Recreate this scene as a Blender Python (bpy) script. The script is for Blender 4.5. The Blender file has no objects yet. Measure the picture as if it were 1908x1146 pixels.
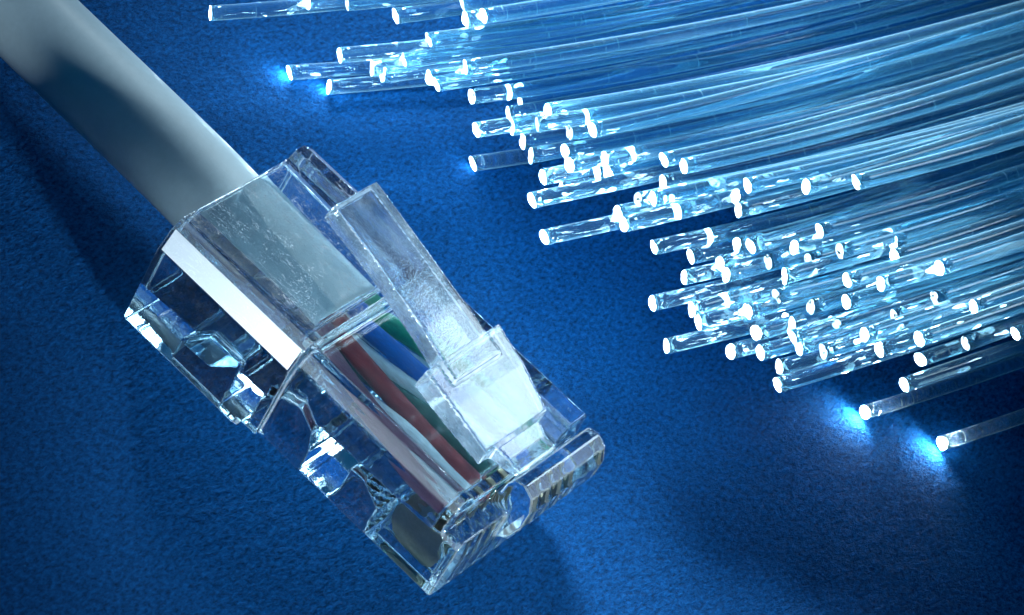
import bpy, bmesh, math, random
import numpy as np
from mathutils import Vector, Matrix

random.seed(7)
rng = np.random.default_rng(11)
scene = bpy.context.scene
col = scene.collection

# ---------------------------------------------------------------- camera (1 unit = 1 mm)
ROT = np.array([[0.71158161, 0.58103529, 0.39410919],     # picture right
                [0.66438682, -0.37649609, -0.64588744],   # picture down
                [-0.22694475, 0.72143824, -0.65392677]])  # into the picture
CAM = np.array([52.81551984, -112.92987263, 121.3215401])
FPX, CX, CY, PW = 6363.149, 954.0, 573.0, 1908.0
cam_d = bpy.data.cameras.new('camera')
cam = bpy.data.objects.new('camera', cam_d)
col.objects.link(cam)
cam_d.sensor_width = 36.0
cam_d.lens = 36.0 * FPX / PW
cam_d.clip_start = 1.0
cam_d.clip_end = 2000.0
m = Matrix.Identity(4)
for i in range(3):
    m[i][0], m[i][1], m[i][2], m[i][3] = ROT[0][i], -ROT[1][i], -ROT[2][i], CAM[i]
cam.matrix_world = m
scene.camera = cam
cam_d.dof.use_dof = True
cam_d.dof.focus_distance = 176.0
cam_d.dof.aperture_fstop = 0.22

# ---------------------------------------------------------------- world and lamps
world = bpy.data.worlds.new('World')
scene.world = world
world.use_nodes = True
bg = world.node_tree.nodes['Background']
bg.inputs[0].default_value = (0.004, 0.085, 0.20, 1)
bg.inputs[1].default_value = 0.68

def area(name, loc, target, sx, sy, power, color, spread=180):
    l = bpy.data.lights.new(name, 'AREA')
    l.shape = 'RECTANGLE'; l.size = sx; l.size_y = sy; l.energy = power; l.color = color; l.spread = math.radians(spread)
    o = bpy.data.objects.new(name, l)
    o.location = loc
    d = Vector(target) - Vector(loc)
    o.rotation_euler = d.to_track_quat('-Z', 'Y').to_euler()
    col.objects.link(o)
    return o
area('softbox_key', (-62, 80, 50), (21, 30, 0), 46, 34, 50000, (0.76, 0.92, 1.0), 34)
area('added_fill_latch', (46, 86, 78), (13, 4, 8), 38, 30, 1700, (0.80, 0.93, 1.0), 30)  # added lamp, only there to whiten the latch
area('added_fill_end', (104, -27, 15), (12, 4, 5), 22, 14, 7500, (0.80, 0.94, 1.0), 20)  # added lamp along the plug axis, brightens its side strip and glints
area('added_fill_front', (12, -100, 16), (11, 0, 5), 12, 8, 1100, (0.84, 0.95, 1.0), 13)  # added narrow lamp that lights the plug's side strip but not the cable

scene.view_settings.view_transform = 'Standard'
scene.view_settings.look = 'None'
scene.view_settings.exposure = 0.0
scene.view_settings.gamma = 1.0
scene.render.engine = 'CYCLES'
cy = scene.cycles
cy.use_denoising = True
cy.max_bounces = 22
cy.transmission_bounces = 22
cy.glossy_bounces = 10
cy.diffuse_bounces = 3
cy.transparent_max_bounces = 16
cy.caustics_reflective = True
cy.caustics_refractive = True
cy.blur_glossy = 0.4
cy.sample_clamp_indirect = 10.0

# ---------------------------------------------------------------- helpers
def at(u, v, z):
    """point of the plane at height z seen at photo position (u, v)"""
    d = ROT.T @ np.array([(u - CX) / FPX, (v - CY) / FPX, 1.0])
    t = (z - CAM[2]) / d[2]
    return CAM + t * d

def link_mesh(name, me, mat, parent=None, smooth=True):
    o = bpy.data.objects.new(name, me)
    col.objects.link(o)
    if mat is not None:
        me.materials.append(mat)
    if parent is not None:
        o.parent = parent
    if smooth:
        me.polygons.foreach_set('use_smooth', [True] * len(me.polygons))
    return o

def mesh_from(verts, faces):
    me = bpy.data.meshes.new('mesh')
    me.from_pydata([tuple(map(float, v)) for v in verts], [], faces)
    me.update()
    return me

def empty(name, loc=(0, 0, 0)):
    o = bpy.data.objects.new(name, None)
    o.empty_display_size = 1
    o.location = loc
    col.objects.link(o)
    return o

def fix_normals(me):
    bm = bmesh.new(); bm.from_mesh(me)
    bmesh.ops.recalc_face_normals(bm, faces=bm.faces)
    bm.to_mesh(me); bm.free()

def prism(poly, a0, a1, axis='x', taper=None):
    """extrude the polygon along an axis from a0 to a1. poly is in the two other axes in order (x:yz, y:xz, z:xy).
    taper maps the polygon at the far end."""
    def pt(p, a):
        if axis == 'x': return (a, p[0], p[1])
        if axis == 'y': return (p[0], a, p[1])
        return (p[0], p[1], a)
    far = taper if taper else poly
    n = len(poly)
    v = [pt(p, a0) for p in poly] + [pt(p, a1) for p in far]
    f = [list(range(n))[::-1], list(range(n, 2 * n))] + [[i, (i + 1) % n, n + (i + 1) % n, n + i] for i in range(n)]
    me = mesh_from(v, f)
    fix_normals(me)
    return me

def box(x0, x1, y0, y1, z0, z1):
    return prism([(y0, z0), (y1, z0), (y1, z1), (y0, z1)], x0, x1, 'x')

def apply_mods(o):
    dg = bpy.context.evaluated_depsgraph_get()
    ev = o.evaluated_get(dg)
    me = bpy.data.meshes.new_from_object(ev)
    o.modifiers.clear()
    old = o.data
    o.data = me
    bpy.data.meshes.remove(old)

def boolean(base, others, op):
    for me in others:
        t = bpy.data.objects.new('tmp', me)
        col.objects.link(t)
        md = base.modifiers.new('b', 'BOOLEAN')
        md.operation = op; md.object = t; md.solver = 'EXACT'
        bpy.context.view_layer.update()
        apply_mods(base)
        bpy.data.objects.remove(t)

def finish(o, mat, w=0.1, seg=2, ang=28, frost=None, edge=None):
    o.data.materials.clear(); o.data.materials.append(mat)
    if edge: o.data.materials.append(edge)
    for q in o.data.polygons: q.material_index = 0
    md = o.modifiers.new('bv', 'BEVEL')
    md.width = w; md.segments = seg; md.limit_method = 'ANGLE'; md.angle_limit = math.radians(ang)
    md.material = 1 if edge else -1
    md.use_clamp_overlap = True; md.harden_normals = False; md.miter_outer = 'MITER_ARC'
    bpy.context.view_layer.update()
    apply_mods(o)
    me = o.data
    bm = bmesh.new(); bm.from_mesh(me)
    bmesh.ops.remove_doubles(bm, verts=bm.verts, dist=0.002)
    bmesh.ops.triangulate(bm, faces=[f for f in bm.faces if len(f.verts) > 4])
    bm.to_mesh(me); bm.free()
    while len(me.materials) < 2: me.materials.append(mat)
    me.polygons.foreach_set('use_smooth', [True] * len(me.polygons))
    if frost:
        me.materials.append(frost[0][0])
        for e_ in frost[1:]: me.materials.append(e_[0])
        for q in me.polygons:
            for k_, e_ in enumerate(frost):
                if e_[1](q.center, q.normal): q.material_index = 2 + k_
    md = o.modifiers.new('wn', 'WEIGHTED_NORMAL')
    md.keep_sharp = True; md.weight = 100

def mould(o, mat, voxel, iters, groups):
    """moulded plastic: every edge rounded a little"""
    md = o.modifiers.new('rm', 'REMESH'); md.mode = 'VOXEL'; md.voxel_size = voxel; md.use_smooth_shade = True
    sm = o.modifiers.new('sm', 'SMOOTH'); sm.factor = 0.5; sm.iterations = iters
    bpy.context.view_layer.update()
    apply_mods(o)
    me = o.data
    me.materials.clear(); me.materials.append(mat)
    for g in groups: me.materials.append(g[0])
    n = len(me.polygons)
    C_ = np.zeros(n * 3); N_ = np.zeros(n * 3)
    me.polygons.foreach_get('center', C_); me.polygons.foreach_get('normal', N_)
    C_ = C_.reshape(-1, 3); N_ = N_.reshape(-1, 3)
    idx = np.zeros(n, dtype=np.int32)
    for k_, g in enumerate(groups):
        idx[g[1](C_[:, 0], C_[:, 1], C_[:, 2], N_[:, 0], N_[:, 1], N_[:, 2])] = k_ + 1
    me.polygons.foreach_set('material_index', idx)
    me.polygons.foreach_set('use_smooth', [True] * n)
    me.update()
    print('MOULD', o.name, n)

def smooth_path(pts, n):
    """Catmull-Rom through the points, resampled to n"""
    p = np.array(pts, float)
    if len(p) == 2:
        t = np.linspace(0, 1, n)[:, None]
        return p[0] * (1 - t) + p[1] * t
    q = np.vstack([2 * p[0] - p[1], p, 2 * p[-1] - p[-2]])
    out = []
    k = len(p) - 1
    for s in np.linspace(0, k, n):
        i = min(int(s), k - 1); t = s - i
        a, b, c, d = q[i], q[i + 1], q[i + 2], q[i + 3]
        out.append(0.5 * ((2 * b) + (-a + c) * t + (2 * a - 5 * b + 4 * c - d) * t * t + (-a + 3 * b - 3 * c + d) * t ** 3))
    return np.array(out)

def tube(path, rad, sides=16, caps=True, slant=None):
    """tube mesh with a UV map in millimetres: u along, v around"""
    p = np.array(path, float)
    n = len(p)
    tan = np.gradient(p, axis=0)
    tan /= np.linalg.norm(tan, axis=1)[:, None]
    up = np.array([0, 0, 1.0])
    side = np.cross(tan, up); side /= np.linalg.norm(side, axis=1)[:, None]
    nor = np.cross(side, tan)
    R = np.full(n, rad) if np.isscalar(rad) else np.array(rad)
    a = np.arange(sides) * 2 * math.pi / sides
    ring = np.cos(a)[None, :, None] * side[:, None, :] + np.sin(a)[None, :, None] * nor[:, None, :]
    V = (p[:, None, :] + ring * R[:, None, None])
    if slant is not None:
        V[0] += tan[0][None, :] * ((V[0] - p[0]) @ slant)[:, None]
    V = V.reshape(-1, 3)
    F = []
    for i in range(n - 1):
        for j in range(sides):
            k = (j + 1) % sides
            F.append((i * sides + j, i * sides + k, (i + 1) * sides + k, (i + 1) * sides + j))
    nb = len(F)
    if caps:
        F.append(tuple(range(sides))[::-1])
        F.append(tuple(range((n - 1) * sides, n * sides)))
    me = mesh_from(V, F)
    L = np.concatenate([[0], np.cumsum(np.linalg.norm(np.diff(p, axis=0), axis=1))])
    uv = me.uv_layers.new(name='UVMap')
    dat = np.zeros((len(me.loops), 2))
    li = 0
    for i in range(n - 1):
        for j in range(sides):
            dat[li:li + 4] = [(L[i], j / sides), (L[i], (j + 1) / sides), (L[i + 1], (j + 1) / sides), (L[i + 1], j / sides)]
            li += 4
    uv.data.foreach_set('uv', dat.ravel())
    fix_normals(me)
    return me

def tag(o, label=None, cat=None, group=None, kind=None):
    if label: o['label'] = label
    if cat: o['category'] = cat
    if group: o['group'] = group
    if kind: o['kind'] = kind
    return o

# ---------------------------------------------------------------- materials
class NT:
    def __init__(self, name):
        self.m = bpy.data.materials.new(name); self.m.use_nodes = True
        self.t = self.m.node_tree; self.t.nodes.clear()
        self.out = self.n('ShaderNodeOutputMaterial')
    def n(self, typ, **kw):
        nd = self.t.nodes.new(typ)
        for k, v in kw.items():
            if hasattr(nd, k): setattr(nd, k, v)
        return nd
    def l(self, a, b): self.t.links.new(a, b)
    def set(self, nd, **kw):
        for k, v in kw.items():
            nd.inputs[k.replace('_', ' ')].default_value = v
        return nd
    def ramp(self, src, stops):
        r = self.n('ShaderNodeValToRGB')
        while len(r.color_ramp.elements) < len(stops): r.color_ramp.elements.new(0.5)
        for e, (p, c) in zip(r.color_ramp.elements, stops):
            e.position = p; e.color = (c, c, c, 1) if not isinstance(c, tuple) else c
        self.l(src, r.inputs[0])
        return r
    def math(self, op, a, b):
        q = self.n('ShaderNodeMath', operation=op)
        for i, x in enumerate((a, b)):
            if isinstance(x, (int, float)): q.inputs[i].default_value = x
            else: self.l(x, q.inputs[i])
        return q.outputs[0]

def noise(k, vec, scale, detail=4, rough=0.55, dist=0.0, dim='3D'):
    nd = k.n('ShaderNodeTexNoise')
    nd.inputs['Scale'].default_value = scale
    nd.inputs['Detail'].default_value = detail
    nd.inputs['Roughness'].default_value = rough
    nd.inputs['Distortion'].default_value = dist
    k.l(vec, nd.inputs['Vector'])
    return nd

def mat_surface():
    k = NT('blue_leather_paper')
    tc = k.n('ShaderNodeTexCoord')
    # wrinkles: noise stretched along the picture's vertical, warped
    mp = k.n('ShaderNodeMapping'); mp.inputs['Rotation'].default_value = (0, 0, math.radians(-28)); mp.inputs['Scale'].default_value = (1.0, 0.42, 1.0)
    k.l(tc.outputs['Object'], mp.inputs[0])
    w1 = noise(k, mp.outputs[0], 1.3, 4, 0.6, 0.25)
    mp2 = k.n('ShaderNodeMapping'); mp2.inputs['Rotation'].default_value = (0, 0, math.radians(-16)); mp2.inputs['Scale'].default_value = (1.0, 0.55, 1.0)
    k.l(tc.outputs['Object'], mp2.inputs[0])
    w2 = noise(k, mp2.outputs[0], 4.6, 5, 0.72, 0.3)
    big = noise(k, tc.outputs['Object'], 0.06, 3, 0.5)
    br = k.ramp(big.outputs[0], [(0.35, 0.35), (0.65, 1.0)])
    h = k.math('ADD', k.math('MULTIPLY', k.math('MULTIPLY', w1.outputs[0], br.outputs[0]), 0.5), k.math('MULTIPLY', w2.outputs[0], 0.22))
    bp = k.n('ShaderNodeBump'); bp.inputs['Strength'].default_value = 1.0; bp.inputs['Distance'].default_value = 1.25
    k.l(h, bp.inputs['Height'])
    c = k.ramp(w2.outputs[0], [(0.30, (0.0012, 0.015, 0.055, 1)), (0.70, (0.0038, 0.090, 0.31, 1))])
    # pale lint specks
    ln = noise(k, tc.outputs['Object'], 3.4, 2, 0.5)
    lr = k.ramp(ln.outputs[0], [(0.74, 0.0), (0.78, 0.5)])
    cm = k.n('ShaderNodeMix', data_type='RGBA'); k.l(lr.outputs[0], cm.inputs[0]); k.l(c.outputs[0], cm.inputs[6])
    cm.inputs[7].default_value = (0.01, 0.20, 0.45, 1)
    p = k.n('ShaderNodeBsdfDiffuse'); p.inputs['Roughness'].default_value = 0.4
    k.l(cm.outputs[2], p.inputs['Color'])
    k.l(bp.outputs[0], p.inputs['Normal'])
    gl = k.n('ShaderNodeBsdfGlossy'); gl.inputs['Roughness'].default_value = 0.55; gl.inputs['Color'].default_value = (0.7, 0.9, 1.0, 1)
    k.l(bp.outputs[0], gl.inputs['Normal'])
    gm = k.n('ShaderNodeMixShader'); gm.inputs[0].default_value = 0.003
    k.l(p.outputs[0], gm.inputs[1]); k.l(gl.outputs[0], gm.inputs[2])
    k.l(gm.outputs[0], k.out.inputs[0])
    return k.m

def mat_clear(name, haze, speck, rough=0.015, ior=1.47, dust_scale=9.0, tint=(0.88, 0.965, 1.0, 1), bump=0.006, trans=0.45, even=False, bs=2.2):
    """clear moulded plastic with fine dust, scratches and a little surface haze"""
    k = NT(name)
    tc = k.n('ShaderNodeTexCoord')
    g = k.n('ShaderNodeBsdfGlass'); g.inputs['IOR'].default_value = ior; g.inputs['Roughness'].default_value = rough
    g.inputs['Color'].default_value = tint
    tr = k.n('ShaderNodeBsdfTranslucent'); tr.inputs[0].default_value = (0.86, 0.93, 1.0, 1)
    df = k.n('ShaderNodeBsdfDiffuse'); df.inputs[0].default_value = (0.86, 0.93, 1.0, 1)
    ad = k.n('ShaderNodeMixShader'); ad.inputs[0].default_value = trans
    k.l(df.outputs[0], ad.inputs[1]); k.l(tr.outputs[0], ad.inputs[2])
    # dust specks
    n1 = noise(k, tc.outputs['Object'], dust_scale, 6, 0.75, 0.3)
    r1 = k.ramp(n1.outputs[0], [(0.55, 0.0), (0.66, 1.0)])
    # patches where the dust and rubbing is denser
    n2 = noise(k, tc.outputs['Object'], 0.55, 3, 0.6)
    r2 = k.ramp(n2.outputs[0], [(0.38, 0.15), (0.66, 1.0)])
    # hair scratches
    mp = k.n('ShaderNodeMapping'); mp.inputs['Rotation'].default_value = (0.3, 0.4, 0.6); mp.inputs['Scale'].default_value = (0.35, 2.4, 1.6)
    k.l(tc.outputs['Object'], mp.inputs[0])
    n3 = noise(k, mp.outputs[0], 1.3, 3, 0.6, 0.8)
    r3 = k.ramp(n3.outputs[0], [(0.485, 0.0), (0.50, 0.9), (0.515, 0.0)])
    f = k.math('MULTIPLY', k.math('MAXIMUM', r1.outputs[0], k.math('MULTIPLY', r3.outputs[0], 0.8)), r2.outputs[0])
    f = k.math('MULTIPLY', f, speck)
    f = k.math('ADD', f, haze if even else k.math('MULTIPLY', r2.outputs[0], haze))
    bn = noise(k, tc.outputs['Object'], bs, 3, 0.5)
    bp = k.n('ShaderNodeBump'); bp.inputs['Strength'].default_value = 1.0; bp.inputs['Distance'].default_value = bump
    k.l(bn.outputs[0], bp.inputs['Height']); k.l(bp.outputs[0], g.inputs['Normal'])
    mx = k.n('ShaderNodeMixShader')
    k.l(f, mx.inputs[0]); k.l(g.outputs[0], mx.inputs[1]); k.l(ad.outputs[0], mx.inputs[2])
    k.l(mx.outputs[0], k.out.inputs[0])
    return k.m

def mat_fibre():
    k = NT('acrylic_fibre')
    uv = k.n('ShaderNodeUVMap')
    oi = k.n('ShaderNodeObjectInfo')
    cb = k.n('ShaderNodeCombineXYZ'); k.l(oi.outputs['Random'], cb.inputs[2])
    sc = k.n('ShaderNodeVectorMath', operation='SCALE'); sc.inputs['Scale'].default_value = 97.0
    k.l(cb.outputs[0], sc.inputs[0])
    ad = k.n('ShaderNodeVectorMath', operation='ADD'); k.l(uv.outputs[0], ad.inputs[0]); k.l(sc.outputs[0], ad.inputs[1])
    # cross ticks: fine along the strand, long around it
    mp = k.n('ShaderNodeMapping'); mp.inputs['Scale'].default_value = (9.0, 2.0, 1.0); k.l(ad.outputs[0], mp.inputs[0])
    n1 = noise(k, mp.outputs[0], 1.0, 3, 0.6, 0.2)
    r1 = k.ramp(n1.outputs[0], [(0.66, 0.0), (0.74, 1.0)])
    mp2 = k.n('ShaderNodeMapping'); mp2.inputs['Scale'].default_value = (9.0, 20.0, 1.0); k.l(ad.outputs[0], mp2.inputs[0])
    n2 = noise(k, mp2.outputs[0], 1.3, 4, 0.7)
    r2 = k.ramp(n2.outputs[0], [(0.62, 0.0), (0.76, 1.0)])
    f = k.math('ADD', k.math('MULTIPLY', k.math('MAXIMUM', r1.outputs[0], r2.outputs[0]), 0.5), 0.03)
    lw = k.n('ShaderNodeLayerWeight'); lw.inputs['Blend'].default_value = 0.5
    f = k.math('ADD', f, k.math('MULTIPLY', k.math('POWER', lw.outputs['Facing'], 3.5), 0.55))  # paler rims by view angle: bright edge lines put into the shader mix
    g = k.n('ShaderNodeBsdfGlass'); g.inputs['IOR'].default_value = 1.42; g.inputs['Roughness'].default_value = 0.03
    g.inputs['Color'].default_value = (0.78, 0.945, 1.0, 1)
    df = k.n('ShaderNodeBsdfDiffuse'); df.inputs[0].default_value = (0.42, 0.78, 1.0, 1)
    tr = k.n('ShaderNodeBsdfTranslucent'); tr.inputs[0].default_value = (0.42, 0.78, 1.0, 1)
    dm = k.n('ShaderNodeMixShader'); dm.inputs[0].default_value = 0.5
    k.l(df.outputs[0], dm.inputs[1]); k.l(tr.outputs[0], dm.inputs[2])
    mx = k.n('ShaderNodeMixShader'); k.l(f, mx.inputs[0]); k.l(g.outputs[0], mx.inputs[1]); k.l(dm.outputs[0], mx.inputs[2])
    k.l(mx.outputs[0], k.out.inputs[0])
    return k.m

def mat_emit(name, colr, s):
    k = NT(name)
    tc = k.n('ShaderNodeTexCoord'); oi = k.n('ShaderNodeObjectInfo')
    sc = k.n('ShaderNodeVectorMath', operation='ADD'); k.l(tc.outputs['Object'], sc.inputs[0])
    cb = k.n('ShaderNodeCombineXYZ'); k.l(k.math('MULTIPLY', oi.outputs['Random'], 50.0), cb.inputs[0]); k.l(cb.outputs[0], sc.inputs[1])
    n = noise(k, sc.outputs[0], 3.2, 3, 0.6)
    r = k.ramp(n.outputs[0], [(0.40, 0.012), (0.50, 1.0)])       # chipped, duller patches of the cut face
    e = k.n('ShaderNodeEmission'); e.inputs[0].default_value = colr
    k.l(k.math('MULTIPLY', r.outputs[0], s), e.inputs[1])
    k.l(e.outputs[0], k.out.inputs[0])
    return k.m

def mat_plain(name, colr, rough=0.45, spec=0.5, metal=0.0, bump=0.0, bscale=6.0, stretch=None, var=0.0, sheen=0.0):
    k = NT(name)
    tc = k.n('ShaderNodeTexCoord')
    src = tc.outputs['Object']
    if stretch:
        mp = k.n('ShaderNodeMapping'); mp.inputs['Scale'].default_value = stretch
        k.l(src, mp.inputs[0]); src = mp.outputs[0]
    n = noise(k, src, bscale, 5, 0.65)
    p = k.n('ShaderNodeBsdfPrincipled')
    c0 = tuple(max(0, x * (1 - var)) for x in colr); c1 = tuple(min(1, x * (1 + var)) for x in colr)
    c = k.ramp(n.outputs[0], [(0.3, c0 + (1,)), (0.7, c1 + (1,))])
    k.l(c.outputs[0], p.inputs['Base Color'])
    p.inputs['Roughness'].default_value = rough
    p.inputs['Specular IOR Level'].default_value = spec
    p.inputs['Metallic'].default_value = metal
    if bump:
        bp = k.n('ShaderNodeBump'); bp.inputs['Distance'].default_value = bump
        k.l(n.outputs[0], bp.inputs['Height']); k.l(bp.outputs[0], p.inputs['Normal'])
    k.l(p.outputs[0], k.out.inputs[0])
    return k.m

M_surface = mat_surface()
M_plastic = mat_clear('clear_plastic', 0.0, 0.07)
M_dusty = mat_clear('dusty_plastic', 0.015, 0.9, dust_scale=10.0)
M_latch = mat_clear('frosted_plastic', 0.08, 0.3, rough=0.08, dust_scale=12, bump=0.008, bs=5.0)
M_edge = mat_clear('painted_edge_highlight', 0.16, 0.1, rough=0.04, even=True, trans=0.6)  # whitish haze on the housing edges, painted in as their bright highlight lines
M_ledge = mat_clear('painted_latch_edge_highlight', 0.7, 0.3, rough=0.2, trans=0.6)  # same for the latch: edge highlights painted as white haze
M_strip_light = mat_clear('painted_strip_highlight', 0.85, 0.4, rough=0.25, dust_scale=14, trans=0.4, even=True)  # near-white chamfer band, a highlight put into the colour
M_fibre = mat_fibre()
M_tips = [mat_emit('fibre_light', (0.62, 0.86, 1.0, 1), q) for q in (34.0, 72.0, 140.0)]
M_tip_dull = mat_emit('fibre_light_dull', (0.55, 0.82, 1.0, 1), 5.0)
M_tip_low = mat_emit('fibre_light_low', (1.0, 0.95, 0.95, 1), 900.0)
M_jacket = mat_plain('grey_cable_jacket', (0.31, 0.40, 0.44), 0.30, 0.9, bump=0.006, bscale=2.5, var=0.05)
M_gold = mat_plain('gold_contact', (0.62, 0.50, 0.32), 0.28, 0.5, metal=1.0, bump=0.004, bscale=5, var=0.1)

# ---------------------------------------------------------------- the surface
def build_surface():
    n = 60
    me = mesh_from([(-160, -160, 0), (200, -160, 0), (200, 220, 0), (-160, 220, 0)], [(0, 1, 2, 3)])
    o = link_mesh('ground_surface', me, M_surface, smooth=False)
    tag(o, 'blue leather textured sheet with fine wrinkles under the plug and fibres', kind='structure')
build_surface()

# ---------------------------------------------------------------- cable with plug
cable = empty('network_cable', (0, 5.8, 0))
cable.location = (0, 0, 0.08)
tag(cable, 'grey network cable ending in a clear plastic plug with coloured wires inside', 'network cable')

def build_plug():
    rear = [(0.35, 0.0), (0.0, 0.35), (0.0, 5.65), (0.45, 7.0), (1.0, 7.4), (9.2, 7.5), (9.6, 8.0), (10.3, 8.0),
            (11.4, 7.15), (11.7, 6.7), (11.7, 0.35), (11.35, 0.0)]
    b = link_mesh('plug_housing', prism(rear, 0.0, 9.3), M_plastic, cable)
    front = [(0.55, 0.75), (0.3, 1.0), (0.3, 5.0), (0.5, 5.8), (0.85, 6.35), (1.25, 6.6), (1.7, 6.55), (2.0, 6.35), (2.2, 6.05),
             (9.1, 6.05), (9.4, 6.6), (9.9, 7.05), (11.1, 7.05), (11.5, 6.6), (11.55, 1.0), (11.3, 0.75)]
    low = [(0.55, 0.75), (0.3, 1.0), (0.3, 4.5), (0.6, 4.9), (11.2, 4.9), (11.5, 4.5), (11.5, 1.0), (11.25, 0.75)]
    boolean(b, [prism(front, 8.9, 20.1), prism(low, 15.0, 21.3)], 'UNION')
    cuts = [
        # cable cavity, narrowing inwards
        prism([(1.9, 2.0), (9.9, 2.0), (9.9, 6.1), (9.3, 6.7), (2.5, 6.7), (1.9, 6.1)], -0.5, 8.4, 'x',
              [(2.3, 2.2), (9.5, 2.2), (9.5, 5.8), (8.9, 6.4), (2.9, 6.4), (2.3, 5.8)]),
        # wire cavity
        prism([(2.3, 3.0), (9.5, 3.0), (9.5, 5.3), (9.2, 5.6), (2.6, 5.6), (2.3, 5.3)], 8.3, 19.4, 'x',
              [(1.55, 3.7), (10.2, 3.7), (10.2, 5.0), (10.0, 5.2), (1.8, 5.2), (1.55, 5.0)]),
        # strain relief opening in the underside
        prism([(3.0, -0.5), (3.0, 1.4), (4.4, 3.1), (6.6, 3.1), (6.6, -0.5)], 1.5, 10.2, 'y'),
        # notch behind the rear block and the arched opening
        prism([(7.95, -0.5), (8.4, 0.9), (8.4, 2.4), (9.2, 3.5), (10.4, 3.9), (11.6, 3.2), (12.0, 2.0), (12.0, -0.5)], 0.95, 10.8, 'y'),
        box(7.95, 9.4, -0.5, 0.32, -0.5, 0.9), box(7.95, 9.4, 11.5, 12.5, -0.5, 0.9),
        prism([(7.9, -0.5), (8.25, 0.82), (9.5, 0.82), (9.5, -0.5)], -0.5, 12.5, 'y'),
        # pocket in front of the arch
        prism([(13.9, 0.2), (14.3, 1.6), (14.3, 3.3), (15.2, 3.3), (16.6, 2.4), (16.6, 0.2)], 0.95, 10.8, 'y'),
    ]
    for i in range(8):
        y = 2.27 + 1.02 * i
        cuts.append(prism([(17.0, 0.3), (17.0, 3.7), (19.9, 3.6), (20.65, 2.6), (20.65, 0.3)], y - 0.24, y + 0.24, 'y'))
    boolean(b, cuts, 'DIFFERENCE')
    nose = [(19.2, 3.6), (21.2, 3.0), (21.9, 3.6), (22.3, 4.8), (22.3, 6.0), (21.95, 6.8), (21.3, 7.15), (20.7, 7.0), (20.45, 6.4), (20.4, 5.6), (19.2, 5.6)]
    boolean(b, [prism(nose, 4.2, 10.7, 'y')], 'UNION')
    mx = lambda x, y, z, a, b_, c: np.maximum(np.maximum(np.abs(a), np.abs(b_)), np.abs(c))
    mould(b, M_plastic, 0.085, 5, [
        (M_edge, lambda x, y, z, a, b_, c: (mx(x, y, z, a, b_, c) < 0.9) & ((x < 0.3) | (x > 21.0) | (y < 0.5) | (y > 11.2) | (z > 5.9) | (z < 0.3))),
        (M_strip_light, lambda x, y, z, a, b_, c: (y < 0.75) & (z > 5.75) & (z < 7.0) & (b_ < -0.7) & (b_ > -0.985) & (c > 0.15) & (x > 0.25) & (x < 9.1)),
        (M_dusty, lambda x, y, z, a, b_, c: (c > 0.97) & (z > 7.0) & (x < 9.3))])
    return b
housing = build_plug()

def build_latch():
    # the narrow tab rising towards the cable, the wide shoulder and the root on the plug's nose
    def strip(prof_top, prof_bot, ys):   # ys: y range at each station
        v = []; n = len(prof_top)
        for (x, z), (x2, z2), (a, c) in zip(prof_top, prof_bot, ys):
            v += [(x, a, z), (x, c, z), (x2, c, z2), (x2, a, z2)]
        f = [(3, 2, 1, 0), tuple(4 * (n - 1) + i for i in range(4))]
        for i in range(n - 1):
            for j in range(4):
                k = (j + 1) % 4
                f.append((4 * i + j, 4 * i + k, 4 * i + 4 + k, 4 * i + 4 + j))
        me = mesh_from(v, f); fix_normals(me); return me
    tab = strip([(5.5, 12.15), (9.0, 11.25), (12.5, 10.3), (15.6, 9.35)],
                [(5.3, 11.0), (9.0, 10.15), (12.5, 9.2), (15.6, 8.2)],
                [(4.15, 7.6), (4.2, 7.6), (4.1, 7.65), (3.9, 7.75)])
    sh = strip([(14.35, 9.45), (16.6, 8.75), (19.0, 7.75)],
               [(14.2, 8.15), (16.6, 7.5), (19.0, 6.75)],
               [(2.8, 8.95), (2.95, 8.85), (3.3, 8.55)])
    root = strip([(18.8, 7.82), (19.9, 7.45), (20.75, 7.35)],
                 [(18.8, 6.9), (19.9, 6.75), (20.55, 6.9)],
                 [(4.1, 7.9), (4.4, 7.6), (4.4, 7.6)])
    o = link_mesh('latch_tab', sh, M_latch, housing)
    boolean(o, [tab, root], 'UNION')
    boolean(o, [prism([(6.0, 11.2), (6.0, 13), (14.0, 10.9), (14.0, 9.95)], 5.1, 6.7, 'y')], 'DIFFERENCE') if False else None
    mould(o, M_latch, 0.085, 9, [
        (M_ledge, lambda x, y, z, a, b_, c: np.maximum(np.maximum(np.abs(a), np.abs(b_)), np.abs(c)) < 0.87)])
    o['label'] = 'frosted clear latch tab with wide shoulders'
build_latch()

def build_strain_bar():
    me = prism([(3.2, 0.9), (3.2, 1.6), (4.5, 3.3), (6.4, 3.3), (6.4, 2.4), (5.0, 1.0)], 1.7, 10.0, 'y')
    o = link_mesh('strain_relief_bar', me, M_plastic, housing)
    finish(o, M_plastic, 0.12, 2, 30)
build_strain_bar()

# jacket
def build_jacket():
    pts = [tuple(at(-520, -525, 4.2)), tuple(at(-220, -232, 4.2)), tuple(at(76, 58, 4.2)), tuple(at(240, 216, 4.2)),
           tuple(at(385, 358, 4.2)), (3.0, 6.25, 4.3), (8.2, 5.9, 4.3)]
    P = smooth_path(pts, 90)
    me = tube(P, 2.48, 64)
    o = link_mesh('jacket', me, M_jacket, cable)
    return P
PJ = build_jacket()

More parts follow.
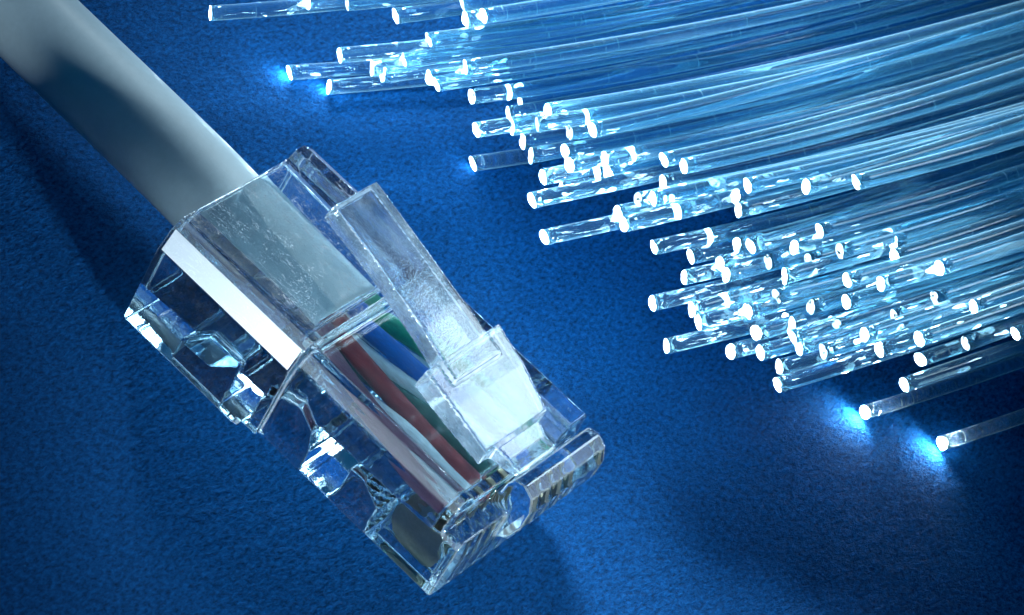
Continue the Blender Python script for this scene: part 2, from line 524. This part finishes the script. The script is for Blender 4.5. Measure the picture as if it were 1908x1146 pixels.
WIRES = [((0.16, 0.06, 0.10), 'purple brown'), ((0.70, 0.72, 0.74), 'white'), ((0.24, 0.03, 0.03), 'reddish brown'),
         ((0.01, 0.10, 0.08), 'dark green'), ((0.60, 0.68, 0.72), 'pale grey'), ((0.005, 0.13, 0.50), 'blue'),
         ((0.55, 0.68, 0.78), 'white blue'), ((0.01, 0.36, 0.20), 'green')]
def build_wires():
    start = [(3.9, 4.7), (4.1, 3.9), (4.8, 5.0), (5.3, 4.0), (5.75, 4.2), (6.4, 5.0), (7.1, 4.2), (7.7, 4.8)]
    for i, ((c, nm), (sy, sz)) in enumerate(zip(WIRES, start)):
        ey = 2.27 + 1.02 * i
        pts = [(7.4, 0.5 * sy + 2.9, 4.5), (8.6, sy, sz), (11.5, 0.55 * sy + 0.45 * ey, sz - 0.1 + 0.1 * math.sin(i * 2.1)),
               (15.0, 0.15 * sy + 0.85 * ey, 4.55), (17.5, ey, 4.45), (19.25, ey, 4.4)]
        me = tube(smooth_path(pts, 44), 0.49, 20)
        mt = mat_plain(nm.replace(' ', '_') + '_insulation', c, 0.42, 0.5, bump=0.02, bscale=3.0, stretch=(0.5, 4, 4), var=0.22)
        o = link_mesh('wire', me, mt, cable)
        o['label'] = nm + ' insulated wire'
build_wires()

def build_contacts():
    prof = [(17.35, 3.3), (17.15, 2.9), (17.2, 2.1), (17.6, 1.45), (18.2, 1.15), (19.9, 1.1), (20.3, 1.4), (20.45, 2.1), (20.2, 2.5), (20.1, 3.3),
            (19.9, 4.5), (19.6, 3.5), (18.9, 3.5), (18.6, 4.5), (18.3, 3.5)]
    me0 = prism(prof, -0.16, 0.16, 'y')
    for i in range(8):
        me = me0 if i else me0
        o = bpy.data.objects.new('contact', me)
        col.objects.link(o); o.location = (0, 2.27 + 1.02 * i, 0); o.parent = cable
    me0.materials.append(M_gold)
build_contacts()

# ---------------------------------------------------------------- optical fibres
TIPS = [  # photo position of each glowing tip, label
 (393, 25, 'clear fibre reaching farthest toward the cable along the top of the picture'),
 (573, 4, 'clear fibre with its tip just cut by the top picture edge'),
 (738, 30, 'clear fibre with a ragged tip hanging under the topmost strands'),
 (868, 36, 'topmost strand fibre with a small tip just before the large paired glow'),
 (902, 30, 'topmost strand fibre with a big bright tip at the end of the pair'),
 (800, 75, 'fibre with a lone small starry tip between the topmost strands and the fan below'),
 (634, 103, 'fibre with a chipped slanted tip above the two lowest tips of the upper fan'),
 (752, 110, 'upper fan fibre whose tip sits midway along the chipped fibre'),
 (540, 135, 'dim fibre with a round chipped tip resting nearest the plug rear end'),
 (694, 128, 'upper fan fibre with a leaning tip just behind the chipped one'),
 (714, 140, 'thin upper fan fibre with a small tip tucked below the leaning tip'),
 (614, 162, 'dim fibre with a blunt round tip lying lowest in the upper fan'),
 (868, 125, 'upper fan fibre with a tall narrow tip, farthest back in its fan'),
 (800, 145, 'upper fan fibre with the higher of two touching tips at its right end'),
 (814, 157, 'upper fan fibre with the lower of two touching tips at its right end'),
 (880, 180, 'short showing fibre with a flat tip starting the middle fan'),
 (945, 173, 'fibre with a leaning tip just behind the flat tip that starts the middle fan'),
 (970, 190, 'fibre with a round tip beneath the leaning tip at the start of the middle fan'),
 (948, 213, 'fibre with a small tip perched above the flat frosted pair'),
 (1022, 207, 'fibre with a tall tip standing above the frosted strands of the middle fan'),
 (888, 242, 'frosted short fibre with a flat tip pointing to the plug latch'),
 (953, 240, 'fibre with its tip on the shoulder of the frosted short fibre'),
 (1090, 220, 'fibre with a square tip well back, uppermost in the middle fan'),
 (1105, 242, 'fibre with a wide tip directly under the square one in the middle fan'),
 (975, 265, 'scratched fibre with a large round tip above the low dim fibre'),
 (882, 305, 'dim low fibre with a large slanted tip lighting the blue sheet'),
 (990, 290, 'fibre with a round tip resting where the dim low fibre disappears'),
 (1054, 282, 'fibre with the upper half of a long double tip in the middle fan'),
 (1062, 308, 'fibre with the lower half of a long double tip in the middle fan'),
 (1128, 296, 'fibre with a narrow tip right behind the long double tip'),
 (1175, 293, 'fibre with a soft blurred tip between two narrow ones'),
 (1238, 298, 'fibre with a tall square tip halfway up the middle fan'),
 (1275, 310, 'fibre with an oval starry tip just behind the tall square tip'),
 (1013, 330, 'fibre with a slanted narrow tip above the two lowest round ones'),
 (1114, 321, 'fibre with the left one of two small tips side by side'),
 (1134, 322, 'fibre with the right one of two small tips side by side'),
 (1046, 355, 'thick fibre with a big oval tip overlapping the short one before it'),
 (992, 373, 'short showing fibre with a bright flat tip before the thick oval one'),
 (1236, 340, 'fibre with a blocky tip above the scratched strand of the middle fan'),
 (1218, 370, 'scratched strand with a knotty tip above the longest lower fibre'),
 (1256, 393, 'fibre with a tip at the lower edge of the middle fan behind the frosty stretch'),
 (1152, 398, 'fibre with a small tip lying on the long separate lower fibre'),
 (1163, 418, 'fibre with its tip pressed against the long separate lower fibre'),
 (1015, 442, 'long separate fibre sticking out lowest of the middle fan towards the latch'),
 (1394, 346, 'fibre with a narrow tip before the ring shaped tip of the middle fan'),
 (1372, 365, 'fibre with a triangular small tip under the narrow one'),
 (1377, 392, 'fibre with a square tip at the border of the dark gap'),
 (1503, 348, 'fibre with a ring shaped hollow looking tip by the dark gap'),
 (1596, 340, 'fibre with a single oval tip farthest back beside the dark gap'),
 (1220, 461, 'thick fibre with a double flat tip heading the lower fan under the dark gap'),
 (1319, 443, 'lower fan fibre with a starry oval tip lying on the heading fibre'),
 (1288, 478, 'lower fan fibre with a slanted tip just under the heading fibre'),
 (1374, 456, 'lower fan fibre with the left tip of a small pair near the dark gap'),
 (1400, 459, 'lower fan fibre with the right tip of a small pair near the dark gap'),
 (1343, 492, 'lower fan fibre with the upper tip of a slanted pair above the blunt pointed one'),
 (1276, 517, 'short fibre with a pointed tip between the heading fibre and the farthest one'),
 (1354, 512, 'lower fan fibre with the lower tip of a slanted pair'),
 (1528, 430, 'lower fan fibre with a tall square tip highest near the dark gap'),
 (1481, 461, 'lower fan fibre with a small dot tip beneath the tall square one'),
 (1665, 452, 'lower fan fibre with a small tip far back over a softer glow'),
 (1668, 478, 'lower fan fibre with a soft round glow far back in the strands'),
 (1463, 515, 'lower fan fibre with the largest square glow in the strands'),
 (1580, 522, 'lower fan fibre with a slanted tip behind the largest square glow'),
 (1642, 529, 'lower fan fibre with a faint small tip beside the slanted one'),
 (1751, 500, 'lone fibre with a round starry tip lying high over the lower fan'),
 (1217, 565, 'long scratched fibre reaching nearest to the plug nose from the lower fan'),
 (1348, 563, 'lower fan fibre with a short tip resting above the long scratched fibre end'),
 (1290, 577, 'lower fan fibre with a slanted tip below the long scratched fibre'),
 (1395, 580, 'lower fan fibre with a small round tip behind the slanted pair'),
 (1302, 600, 'ticked fibre with a slanted tip just above the second long fibre'),
 (1578, 563, 'lower fan fibre with an oval tip on a clear stretch of strand'),
 (1243, 645, 'second long clear fibre with a flat tip and dark shadow above it'),
 (1467, 597, 'lower fan fibre with a small tip over the bright cluster'),
 (1410, 620, 'lower fan fibre with a soft glow on the second long fibre'),
 (1363, 655, 'short fibre with a round tip alone under the second long fibre'),
 (1418, 657, 'short fibre with a scratched tip under the bright cluster'),
 (1478, 628, 'lower fan fibre with the upper tip of the bright cluster'),
 (1490, 648, 'lower fan fibre with the lower tip of the bright cluster'),
 (1815, 572, 'fibre with a hooked tip far back above the loose lower strands'),
 (1590, 637, 'lower fan fibre with the left tip of a wide touching pair'),
 (1612, 624, 'lower fan fibre with the right tip of a wide touching pair'),
 (1640, 651, 'lower fan fibre with a jagged tip under the wide touching pair'),
 (1714, 632, 'lower fan fibre with a narrow tip above a loose lower strand'),
 (1716, 670, 'loose clear strand with a slanted tip, highest of the separate lower ones'),
 (1893, 622, 'fibre with a round starry tip almost at the right picture edge'),
 (1453, 684, 'fibre with a flat tip just above the lowest fibre of the lower fan'),
 (1450, 717, 'lowest fibre of the lower fan with a starry flat tip'),
 (1686, 717, 'loose clear strand with a rough tip between the fan and the dim strays'),
 (1613, 768, 'dim stray fibre casting a white glow on the sheet beside its small tip'),
 (1757, 826, 'dim stray fibre lying lowest on the sheet with its own white glow'),
 (648, 7, 'top edge fibre with a soft glow just right of the cut off tip'),
 (862, 6, 'top edge fibre with a flat tip above the large paired glow'),
 (1002, 232, 'middle fan fibre with a hidden tip between the frosted pair and the tall tip'),
 (1062, 247, 'middle fan fibre with a dull tip just before the square and wide pair'),
 (1190, 372, 'middle fan fibre with a dull tip left of the knotty scratched strand'),
 (1322, 352, 'middle fan fibre with a faint tip on the long run before the narrow one'),
 (1432, 488, 'lower fan fibre with a faint tip left above the largest square glow'),
 (1508, 486, 'lower fan fibre with a faint tip below the small dot tip'),
 (1566, 468, 'lower fan fibre with a dull tip midway to the far back glows'),
 (1448, 552, 'lower fan fibre with a dull tip below the largest square glow'),
 (1512, 572, 'lower fan fibre with a faint tip left of the oval one on the clear stretch'),
 (1552, 604, 'lower fan fibre with a dull tip left above the wide touching pair'),
 (1668, 590, 'lower fan fibre with a faint tip right above the wide touching pair'),
 (1742, 556, 'lower fan fibre with a dull tip under the lone high starry fibre'),
 (1535, 655, 'lower fan fibre with a faint tip between the bright cluster and the jagged tip'),
 (1800, 640, 'lower fan fibre with a dull tip above the loose clear strands'),
]
DIM = {8: 0.42, 11: 0.42, 25: 0.44, 88: 0.40, 89: 0.41}

def fan_angle(x, y):
    return 3.2 + 0.0088 * (x - 400) + 0.0042 * y

def build_fibres():
    step = 18.0
    paths = []
    for i, (u, v, lab) in enumerate(TIPS):
        weak = i >= 90
        jit = float(rng.normal(0, 0.9))
        ph = rng.uniform(0, 6.28)
        if i < 5: jit = 0.4 + 0.3 * rng.normal()
        if 87 <= i < 90: jit = abs(jit) * 0.4
        pts = [(float(u), float(v))]
        x, y = float(u), float(v)
        s = 0.0
        while x < 2250 and y > -420:
            a = math.radians(fan_angle(x, y) + jit + 0.8 * math.sin(ph + s / 260.0))
            x += step * math.cos(a); y -= step * math.sin(a); s += step
            pts.append((x, y))
        paths.append(np.array(pts))
    rad = [DIM.get(i, 0.43 + 0.012 * float(rng.normal())) for i in range(len(TIPS))]
    # bottom strands first: those that start nearer to the plug lie under the later ones
    order = sorted(range(len(TIPS)), key=lambda i: (0 if i in DIM else 1, TIPS[i][0] + 140 * rng.uniform(-1, 1)))
    scale = 36.0      # photo pixels per millimetre here
    allp = []; allh = []; allr = []
    H = {}
    for i in order:
        P = paths[i]; n = len(P); lab = TIPS[i][2]
        h = np.full(n, rad[i] + (0.01 if lab[:9] != 'dim stray' else 0.15))
        if i not in DIM:
            h += 1.0 + 0.10 * np.maximum(0, P[:, 0] - 380) / scale
        if allp:
            Q = np.vstack(allp); hq = np.concatenate(allh); rq = np.concatenate(allr); tq = np.vstack(allt)
            for k in range(n):
                d = P[k] - Q
                along = (d * tq).sum(1)
                near = np.abs(along) < step * 0.75
                lat = np.abs(d[:, 0] * tq[:, 1] - d[:, 1] * tq[:, 0]) / scale
                rr = rad[i] + rq + 0.015
                ok = near & (lat < rr)
                if ok.any():
                    need = hq[ok] + 0.654 * np.sqrt(rr[ok] ** 2 - lat[ok] ** 2)
                    h[k] = max(h[k], need.max())
        else:
            allt = []
        # the strand is stiff: rising slowly, never below what it lies on
        g = h.copy(); lim = 0.030 * step / 18
        for _ in range(2):
            for k in range(1, n): g[k] = max(g[k], g[k - 1] - lim)
            for k in range(n - 2, -1, -1): g[k] = max(g[k], g[k + 1] - lim)
        ker = np.hanning(17); ker /= ker.sum()
        gs = np.convolve(np.pad(g, 8, mode='edge'), ker, mode='valid')
        H[i] = gs
        T = np.gradient(P, axis=0); T /= np.linalg.norm(T, axis=1)[:, None]
        allp.append(P); allh.append(gs); allr.append(np.full(n, rad[i])); allt.append(T)

    for i, (u, v, lab) in enumerate(TIPS):
        W = np.array([at(p[0], p[1], hh) for p, hh in zip(paths[i], H[i])])
        root = empty('optical_fibre', tuple(W[0]))
        tag(root, lab, 'optical fibre', 'glowing fibre optic strands fanned out over the blue sheet')
        L = W - W[0]
        # cleaved end, a little off square
        t = L[1] - L[0]; t /= np.linalg.norm(t)
        sx = np.cross(t, (0, 0, 1)); sx /= np.linalg.norm(sx); sy = np.cross(sx, t)
        cv = -ROT[2] + t * float(np.dot(ROT[2], t)); cv /= np.linalg.norm(cv)
        sl = cv * -0.32 + sx * rng.normal(0, 0.12) + sy * rng.normal(0, 0.12)
        if lab[:9] == 'dim stray': sl = sy * -0.12
        sl1, sl2 = float(sl @ sx), float(sl @ sy)
        o = link_mesh('strand', tube(L, rad[i], 20, True, sl), M_fibre, root)
        r = rad[i]
        prof = [(0.0, 0.90), (-0.02, 0.94), (-0.035, 0.88), (-0.04, 0.6), (-0.042, 0.3)]
        V = []; F = []; nseg = 20
        ch1, ch2 = rng.uniform(0, 0.09, 2); cp1, cp2 = rng.uniform(0, 6.28, 2)
        for (a, q) in prof:
            for j in range(nseg):
                w = 2 * math.pi * j / nseg
                q2 = q * (1 + ch1 * math.cos(2 * w + cp1) + ch2 * math.cos(3 * w + cp2) - (0.10 if (j + i) % 7 == 0 and i % 3 == 0 else 0))
                cx_, sy_ = math.cos(w) * q2 * r, math.sin(w) * q2 * r
                e = a + (sl1 * cx_ + sl2 * sy_)
                V.append(t * e + sx * cx_ + sy * sy_)
        for a in range(len(prof) - 1):
            for j in range(nseg):
                k = (j + 1) % nseg
                F.append((a * nseg + j, a * nseg + k, (a + 1) * nseg + k, (a + 1) * nseg + j))
        F.append(tuple(range((len(prof) - 1) * nseg, len(prof) * nseg)))
        F.append(tuple(range(nseg))[::-1])
        me = mesh_from(V, F); fix_normals(me)
        link_mesh('glowing_tip', me, M_tip_low if lab[:9] == 'dim stray' else M_tip_dull if i >= 90 else M_tips[int(rng.integers(0, 3))], root)
build_fibres()
